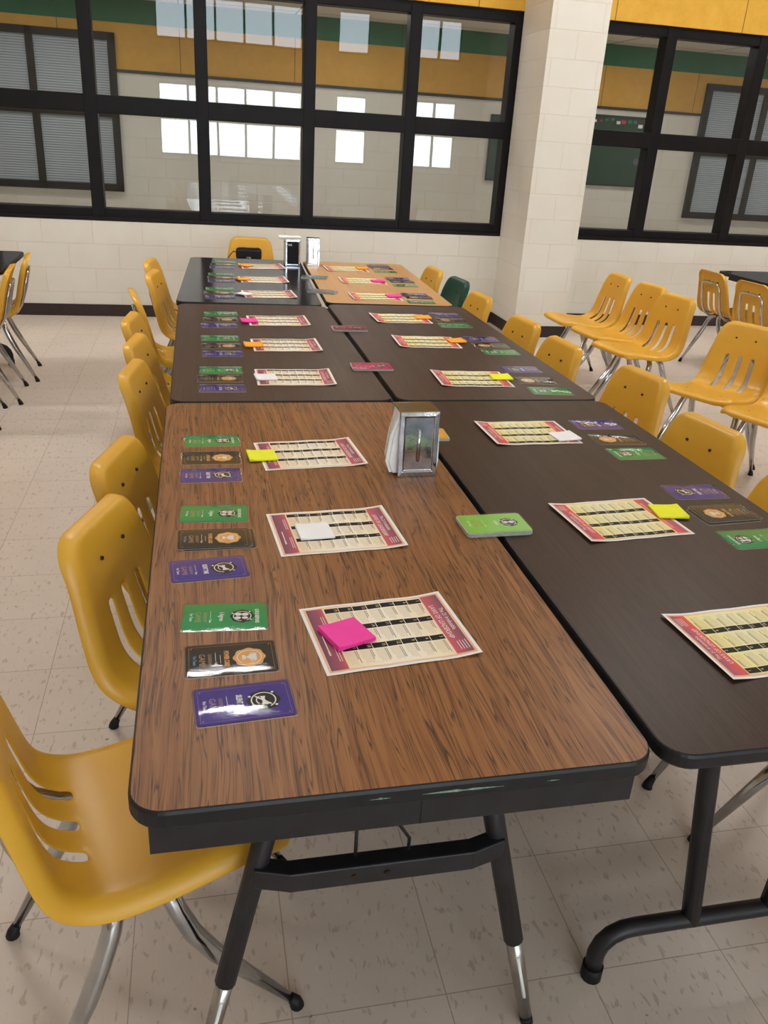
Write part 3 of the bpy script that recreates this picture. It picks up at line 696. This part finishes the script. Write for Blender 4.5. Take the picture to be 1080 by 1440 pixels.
def make_card(kind):
    r = empty('game_card')
    p = MB(); p.slab(rrect(CW-.0075, CL-.0075, .006, 4), .0002, .0005, 0); print_mesh(kind, p, .0006)
    p.build('printed_insert', [M[kind+'_card'], M['black_print'], M['white_print'], M['gold_print'], M['blue_print'], M['orange_print']], r)
    # film bowed slightly across its width, rounded corners
    p = MB(); A = rrect(CW, CL, .009, 5); n = len(A); NU, rc = 16, .009
    us = [-CW/2] + [-CW/2+.0012, -CW/2+.004] + [(-CW/2+.009)+(CW-.018)*k/NU for k in range(NU+1)] + [CW/2-.004, CW/2-.0012, CW/2]
    vs = []
    for u in us:
        e = abs(u)-(CW/2-rc); vm = CL/2 - (rc-math.sqrt(max(0, rc*rc-e*e)) if e > 0 else 0)
        zb = .0007+.0019*(1-(2*u/CW)**2)
        for v, k in ((-vm, 0), (-vm+.003, .6), (-vm+.009, 1), (0, 1), (vm-.009, 1), (vm-.003, .6), (vm, 0)):
            vs.append((u, v, .0006+(zb-.0006)*k))
    p.add(vs, [(7*i+j, 7*i+7+j, 7*i+8+j, 7*i+1+j) for i in range(len(us)-1) for j in range(6)], 0, True)
    p.build('laminate_film', M['film'], r)
    p = MB(); E = rrect(CW-.0008, CL-.0008, .0088, 5)
    p.add([(q[0], q[1], z) for P, z in ((A, .0004), (E, .0011)) for q in P], [(k, (k+1) % n, n+(k+1) % n, n+k) for k in range(n)], 0, True)
    p.build('film_edge', M['film_rim'], r)
    return r
M['film_rim'] = speckled('film_rim', (200,190,176), (176,160,140), .3, 120)
proto_card = {k: make_card(k) for k in ('green', 'black', 'purple')}
used_card = set()
def place_card(kind, x, y, ang, label, z=TZ+.0004):
    c = proto_card[kind] if kind not in used_card else copy_tree(proto_card[kind])
    used_card.add(kind)
    c.location = (x, y, z); c.rotation_euler = (0, 0, ang); tag(c, label, 'card', kind+' laminated game cards')
    return c

# ------------------------------------------------------------------ printed sheets
PW, PH = .2159, .2794
def make_sheet(right):
    random.seed(21 + right)
    mb = MB(); z = .0003
    def Q(u0, u1, v0, v1, zz, m): mb.add([(u0, v0, zz), (u1, v0, zz), (u1, v1, zz), (u0, v1, zz)], [(0, 1, 2, 3)], m)
    # slots: 0 white 1 border 2 cream 3 banner hi 4 banner lo 5 black 6 grey line 7 dark line 8 white text 9 gold text
    Q(-PW/2, PW/2, -PH/2, PH/2, z, 0)
    Q(-PW/2+.006, PW/2-.006, -PH/2+.006, PH/2-.006, z+.0002, 1)
    Q(-PW/2+.0105, PW/2-.0105, -PH/2+.0105, PH/2-.0105, z+.0004, 2)
    Q(-PW/2+.0105, PW/2-.0105, .0965, PH/2-.0105, z+.0006, 3)
    Q(-PW/2+.0105, PW/2-.0105, -PH/2+.0105, -.0985, z+.0006, 4)
    zt = z+.0008
    mb.text('The 21 Irrefutable', .0115, (-.012, .1205), 8, zt, .9); mb.text('LAWS OF LEADERSHIP', .0135, (-.006, .1065), 8, zt, .85)
    for k in range(4):
        v = .124-.005*k; Q(.060+.002*(k % 2), .088, v, v+.0011, zt, 8)
    for k, v in enumerate((-.104, -.108)):
        Q(-.070, -.018, v, v+.001, zt, 8); Q(.022, .074, v, v+.001, zt, 8)
    Q(-.008, .052, -.1205, -.1185, zt, 8); Q(.040, .054, -.1213, -.1177, zt, 9)
    cw, rh = .0625, .0268
    for row in range(7):
        vt = .0945-row*.0273
        for c in range(3):
            u0 = -.0945+c*(cw+.0008); n = row*3+c+1
            Q(u0, u0+.0155, vt-rh+.0008, vt, z+.0006, 5)
            mb.text(str(n), .0098, (u0+.0075, vt-.0055), 9, zt, .9)
            v = vt-.0035
            for k in range(2):
                w = .020+.018*random.random(); Q(u0+.0185, u0+.0185+w, v-.0013, v, z+.0006, 7); v -= .0029
            for k in range(6 - (random.random() < .3)):
                w = .036+.006*random.random() - (.014 if k == 5 else 0); Q(u0+.0185, u0+.0185+w, v-.0008, v, z+.0006, 6); v -= .0029
    # gentle paper curl: cut along v at fixed stations, lift by a piecewise-linear profile
    bm = bmesh.new(); vs = [bm.verts.new(p) for p in mb.v]
    for f, m in zip(mb.f, mb.m):
        try: F = bm.faces.new([vs[i] for i in f]); F.material_index = m
        except ValueError: pass
    st = [-PH/2+PH*k/12 for k in range(1, 12)]
    for s in st:
        bmesh.ops.bisect_plane(bm, geom=bm.verts[:]+bm.edges[:]+bm.faces[:], plane_co=(0, s, 0), plane_no=(0, 1, 0), dist=1e-7)
    g = lambda v: .0045*max(0, (v-.07)/.07)**2 + .0005*(1+math.sin(v*60))
    gs = [-PH/2]+st+[PH/2]; gv = [g(k) for k in gs]
    def gi(v):
        for k in range(12):
            if v <= gs[k+1]+1e-9:
                f = (v-gs[k])/(gs[k+1]-gs[k]); return gv[k]*(1-f)+gv[k+1]*f
        return gv[-1]
    for v in bm.verts: v.co.z += gi(v.co.y)
    me = bpy.data.meshes.new('printed_sheet'); bm.to_mesh(me); bm.free()
    sfx = '_r' if right else ''
    for m in (M['white'], M['tanborder'], M['paper_yellow' if right else 'paper_cream'], M['banner_hi'+sfx], M['banner_lo'+sfx], M['black_print'], M['line_print'], M['dark_line'], M['white_print'], M['gold_sheet']): me.materials.append(m)
    return bpy.data.objects.new('printed_sheet', me)
M['gold_sheet'] = speckled('cream_number_print', (232,214,178), (222,202,160), .5, 60)
sheet = {s: make_sheet(s) for s in (0, 1)}
used_sheet = set()
def place_sheet(side, x, y, ang, label):
    if side in used_sheet: o = sheet[side].copy()
    else: o = sheet[side]; used_sheet.add(side)
    COL.objects.link(o); o.location = (x, y, TZ+.0006); o.rotation_euler = (0, 0, ang)
    tag(o, label, 'paper', 'printed leadership law sheets'); return o

# ------------------------------------------------------------------ sticky note pads
def make_pad(col, h, s=.076):
    mb = MB(); n = 9
    tw = lambda k: (.0006*math.sin(k*2.1), .0006*math.cos(k*1.7))
    for k in range(n):
        dx, dy = tw(k); z0 = h*k/n; z1 = h*(k+1)/n-.00008
        N = 5; vs = []
        for j in range(N+1):
            y = -s/2+s*j/N; lift = .0035*(max(0, -(y+.012))/.026)**2*(k/n)
            vs += [(-s/2+dx, y+dy, z0+lift), (s/2+dx, y+dy, z0+lift), (-s/2+dx, y+dy, z1+lift), (s/2+dx, y+dy, z1+lift)]
        fs = []
        for j in range(N):
            a = 4*j; b = a+4
            fs += [(a+2, a+3, b+3, b+2), (a, b, b+1, a+1), (a, a+2, b+2, b), (a+1, b+1, b+3, a+3)]
        fs += [(0, 1, 3, 2), (4*N, 4*N+2, 4*N+3, 4*N+1)]
        mb.add(vs, fs)
    return mb, M[col+'_note']
pads = {}
def place_pad(col, x, y, ang, z, label, h=.005):
    key = (col, h)
    if key not in pads:
        mb, m = make_pad(col, h); o = mb.build('sticky_note_pad', m); pads[key] = o
    else:
        o = pads[key].copy(); COL.objects.link(o)
    o.location = (x, y, z); o.rotation_euler = (0, 0, ang); tag(o, label, 'note pad', col+' sticky note pads'); return o

# ------------------------------------------------------------------ place settings
# side, where, green(x,y,deg), black, purple, sheet, note colour, note(x,y,deg), note height
S = [
 (0,'at the near end of the oak table',(.142,.470,-3.2),(.148,.336,1),(.163,.215,4),(.428,.388,6),'pink',(.351,.379,21),.0065),
 (0,'in the middle of the oak table',(.132,.923,-2.8),(.129,.787,0),(.116,.656,5),(.397,.811,4),'white',(.349,.801,5),.003),
 (0,'at the far end of the oak table',(.137,1.419,1),(.132,1.282,.3),(.129,1.158,.3),(.400,1.300,5),'yellow',(.268,1.282,4.5),.004),
 (0,'nearest on the middle left table',(.184,2.185,.5),(.178,2.072,.5),(.182,1.945,0),(.445,2.090,-.5),'white',(.339,2.076,4),.003),
 (0,'second on the middle left table',(.194,2.699,.5),(.197,2.562,1.5),(.197,2.430,.6),(.462,2.586,1),'orange',(.327,2.571,3),.004),
 (0,'farthest on the middle left table',(.213,3.209,1),(.207,3.080,.8),(.197,2.950,1.4),(.473,3.073,1.5),'pink',(.337,3.046,3),.004),
 (0,'nearest on the charcoal table',(.228,3.893,-1),(.218,3.770,1),(.223,3.648,1),(.486,3.766,3.5),'white',(.352,3.742,45),.003),
 (0,'second on the charcoal table',(.251,4.404,0),(.244,4.282,1),(.245,4.160,0),(.492,4.246,3.5),'orange',(.372,4.224,14),.004),
 (0,'farthest on the charcoal table',(.285,4.940,-.5),(.272,4.810,0),(.264,4.685,0),(.521,4.779,5.5),'orange',(.416,4.767,16),.004),
 (1,'nearest on the walnut table',(1.40,.105,0),(1.40,.235,1),(1.40,.365,2),(1.115,.282,4.5),None,None,0),
 (1,'in the middle of the walnut table',(1.380,.680,1.5),(1.389,.820,4),(1.391,.962,0),(1.097,.813,5),'yellow',(1.241,.837,-6),.004),
 (1,'at the far end of the walnut table',(1.368,1.252,1),(1.370,1.379,-2),(1.367,1.523,-.5),(1.101,1.452,1.5),'white',(1.205,1.403,7),.003),
 (1,'nearest on the middle right table',(1.366,1.905,-6),(1.361,2.045,-4),(1.362,2.208,-1),(1.113,2.071,-2.5),'yellow',(1.233,2.082,-3),.004),
 (1,'second on the middle right table',(1.376,2.495,-1),(1.372,2.613,-2),(1.365,2.741,-1.5),(1.090,2.671,-2),'orange',(1.230,2.684,6),.004),
 (1,'farthest on the middle right table',(1.327,3.026,0),(1.344,3.152,-1),(1.347,3.284,0),(1.087,3.173,1),'orange',(1.206,3.191,0),.004),
 (1,'nearest on the tan table',(1.307,3.620,-1),(1.330,3.765,-3),(1.321,3.835,-2),(1.075,3.754,0),'pink',(1.181,3.768,4),.006),
 (1,'second on the tan table',(1.342,4.156,1),(1.355,4.300,-2),(1.348,4.395,-1),(1.102,4.283,-2),'pink',(1.194,4.27,4),.006),
 (1,'farthest on the tan table',(1.330,4.690,1),(1.335,4.835,-1),(1.331,4.940,0),(1.077,4.762,1),'orange',(1.191,4.788,6),.006),
]
for side, where, g, b, pu, sh, nc, nt, nh in S:
    base = -PI/2 if side == 0 else PI/2
    place_card('green', g[0], g[1], base+D(g[2]), 'green laminated game card, '+where)
    bz = TZ+.0004
    place_card('black', b[0], b[1], base+D(b[2]), 'black laminated game card with an orange seal, '+where, bz if 'middle of' not in where else TZ+.0036)
    place_card('purple', pu[0], pu[1], base+D(pu[2]), 'purple laminated game card, '+where, bz if 'tan' not in where else TZ+.0036)
    place_sheet(side, sh[0], sh[1], base+D(sh[2]), 'printed sheet of numbered boxes with red banners, '+where)
    if nc: place_pad(nc, nt[0], nt[1], base+D(nt[2]), TZ+.0036, nc+' sticky note pad on the sheet '+where, nh)
# second black cards lying under the two doubled ones
place_card('black', .140, .786, -PI/2+D(1), 'black card peeking out from under another on the oak table')
place_card('black', 1.381, .812, PI/2+D(4.5), 'black card peeking out from under another on the walnut table')

# ------------------------------------------------------------------ card decks along the seam
def make_deck(col, x, y, ang, n, label):
    r = empty('card_deck', (x, y, TZ+.0002), ang); tag(r, label, 'card deck', 'card decks down the middle of the tables')
    random.seed(hash(col) % 1 + n); h = .0013*n
    p = MB()
    for k in range(n-1):
        dx, dy = random.uniform(-.0015, .0015), random.uniform(-.002, .002)
        p.slab(rrect(CW, CL, .009, 5, dx, dy), .0013*k, .0013*k+.0009, 0)
    p.build('stacked_cards', M['deck_edge'], r)
    p = MB(); p.slab(rrect(CW-.004, CL-.004, .008, 5), h-.0012, h-.0007, 0); print_mesh('deck', p, h-.0005)
    p.build('printed_insert', [M[col+'_card'], M['black_print'], M['white_print'], M['gold_print'], M['blue_print'], M['orange_print']], r)
    p = MB(); film_mesh(p, h-.0002, h+.0008); p.build('laminate_film', M['film'], r)
M['deck_edge'] = speckled('stacked_card_edges', (170,172,160), (206,212,196), .4, 300)
make_deck('lime', .769, .797, -PI/2+D(1.4), 9, 'lime green card deck across the seam of the two nearest tables')
make_deck('orange', .755, 1.440, -PI/2+D(-2), 6, 'orange card deck half hidden behind the near napkin dispenser')
make_deck('pink', .758, 2.227, -PI/2+D(-1), 7, 'pink card deck across the seam of the middle tables, nearer one')
make_deck('rose', .786, 2.906, -PI/2+D(-2), 7, 'dark rose card deck across the seam of the middle tables, farther one')
make_deck('grey', .795, 3.86, -PI/2+D(-24), 7, 'grey card deck on the seam of the far tables, nearer one')
make_deck('teal', .815, 4.36, -PI/2+D(-14), 7, 'blue grey card deck just in front of the chrome napkin dispenser')

# ------------------------------------------------------------------ napkin dispensers (front faces -Y)
def dispenser(x, y, rz, label, w=.105, d=.10, h=.176, face='chrome', tap=.05, nlabel='', nap='sides'):
    r = empty('napkin_dispenser', (x, y, TZ), rz); tag(r, label, 'napkin dispenser', 'napkin dispensers')
    hw = w/2
    p = MB()                                   # wrap: two side flanges, top plate and base
    p.box(-hw, hw, tap*h, d-tap*h, h-.004, h, 0, .0015); p.box(-hw, hw, 0, d, .0, .006, 0, .0015)
    p.build('top_and_base', M['chrome_top'], r)
    for yy, s, nm in ((.0, 1, 'front_plate'), (d, -1, 'rear_plate')):
        p = MB(); t = .012
        # bevelled frame around a recessed panel
        O = [(-hw, 0), (hw, 0), (hw, h), (-hw, h)]; I = [(-hw+t, t*1.2), (hw-t, t*1.2), (hw-t, h-t), (-hw+t, h-t)]; J = [(-hw+t+.003, t*1.2+.004), (hw-t-.003, t*1.2+.004), (hw-t-.003, h-t-.003), (-hw+t+.003, h-t-.003)]
        vs = [(a, yy-s*.004*(1 if True else 0), b) for a, b in O]+[(a, yy-s*.0052, b) for a, b in I]+[(a, yy-s*.002, b) for a, b in J]+[(a, yy+s*.004, b) for a, b in O]
        fs = []
        for k in range(4):
            j = (k+1) % 4; fs += [(k, j, 4+j, 4+k), (4+k, 4+j, 8+j, 8+k), (12+k, 12+j, j, k)]
        fs += [(8, 9, 10, 11), (15, 14, 13, 12)]
        vs = [(a, b+s*tap*(c-h*.0), c) for a, b, c in vs]
        p.add(vs, fs, 0); q = p.build(nm, M['chrome_scratch'], r, bevel=.0012)
        if s == 1:
            if face == 'chrome':
                p = MB(); Y = lambda z: yy-.0035+tap*z; p.tube([(0, Y(h*.24), h*.24), (0, Y(h*.26), h*.26), (0, Y(h*.72), h*.72), (0, Y(h*.735), h*.735)], [.002, .0048, .0048, .002], 0, 10)
                p.build('embossed_slot', M['chrome_scratch'], r)
            else:
                p = MB(); p.box(-hw+.010, hw-.010, yy-.0095, yy-.003, .016, h-.014, 0, .001)
                p2 = MB(); p2.text('Have', .011, (-hw+.030, 0), 0, .0, 1.0, bold=.0004)
                p.build('advert_insert', M['black_print'], r)
                p3 = MB(); b = len(p3.v)
                for k, wd in enumerate((.020, .026)):
                    z = h-.030-k*.007
                    for j in range(3): p3.box(-hw+.016+j*.009, -hw+.016+j*.009+.0065, yy-.0100, yy-.0094, z, z+.0035)
                p3.build('advert_lettering', M['white_print'], r)
    n = empty('napkin_stack', (x, y, TZ), rz); tag(n, nlabel, 'napkins', 'paper napkins in the dispensers')
    random.seed(11)
    p = MB(); z0, z1 = .0065, h-.0045
    K = 13
    for k in range(K):
        g0 = .0055+tap*h; ya = g0+(d-2*g0)*k/K; yb = ya+(d-2*g0)/K-.0006
        e0 = .016+.010*math.sin(k*1.3)+.004*random.random(); 
        if nap == 'sides':
            a = hw+e0*(.55 if k > 2 else .9); rows = [(z0, a*.9), (z0+.03, a+.004), (h*.6, a-.004), (z1, hw-.004)]
            vs = [(sx*q, yy, zz) for zz, q in rows for yy in (ya, yb) for sx in (-1, 1)]
            # per row: (ya,-),(ya,+),(yb,-),(yb,+)
            vs = []
            for zz, q in rows: vs += [(-q, ya, zz), (hw+(q-hw)*.35, ya, zz), (hw+(q-hw)*.35, yb, zz), (-q, yb, zz)]
            fs = [(3, 2, 1, 0), (12, 13, 14, 15)]
            for i in range(3):
                for j in range(4): fs.append((4*i+j, 4*i+(j+1) % 4, 4*i+4+(j+1) % 4, 4*i+4+j))
            p.add(vs, fs)
        else:
            p.box(-hw+.004, hw-.004, ya, yb, z0, z1)
    p.build('napkins', M['white'], n)
    if nap == 'top':
        q = empty('napkin_bundle', (x-.012, y+.03, TZ+h+.0005), rz+.05); tag(q, 'white napkins laid across the top of the black fronted dispenser', 'napkins')
        p = MB()
        for k in range(5):
            o = .004*math.sin(k*2); p.box(-.075+o, .062+o, -.05, .055, .0035*k, .0035*k+.0030, 0, .001)
        p.build('napkin_layers', M['white'], q)
dispenser(.662, 1.119, D(1), 'scuffed chrome napkin dispenser on the oak table beside the seam', nlabel='white napkins bulging from the sides of the near dispenser')
dispenser(.727, 4.815, D(1), 'napkin dispenser with a black advert front on the charcoal table', w=.096, d=.10, h=.170, face='advert', nlabel='white napkins inside the black fronted dispenser', nap='top', tap=0)
dispenser(.868, 4.86, D(-4), 'shiny chrome napkin dispenser leaning beside the black fronted one', w=.086, d=.085, h=.178, nlabel='white napkins inside the shiny far dispenser', nap='in', tap=.09)

# ------------------------------------------------------------------ world, camera, colour
w = bpy.data.worlds.new('World'); scene.world = w; w.use_nodes = True
bg = w.node_tree.nodes['Background']; sky = w.node_tree.nodes.new('ShaderNodeTexSky'); sky.sky_type = 'HOSEK_WILKIE'
w.node_tree.links.new(sky.outputs[0], bg.inputs[0]); bg.inputs[1].default_value = .5
cam = bpy.data.cameras.new('camera'); co = bpy.data.objects.new('camera', cam); COL.objects.link(co)
f, cl = 1161.09, (.11548, -.84502, 1.55127); a, b, c = D(65.67429128), D(3.65220586), D(-13.32040603)
cam.sensor_fit = 'VERTICAL'; cam.sensor_height = 36.0; cam.lens = f*36.0/1440
cam.clip_start = .02; cam.clip_end = 100
Rm = Matrix.Rotation(c, 4, 'Z') @ Matrix.Rotation(a, 4, 'X') @ Matrix.Rotation(b, 4, 'Z')
co.matrix_world = Matrix.Translation(cl) @ Rm
scene.camera = co
scene.view_settings.view_transform = 'Standard'; scene.view_settings.look = 'None'
scene.view_settings.exposure = 0.0; scene.view_settings.gamma = 1.0
scene.cycles.use_denoising = True
scene.cycles.max_bounces = 10; scene.cycles.transparent_max_bounces = 16
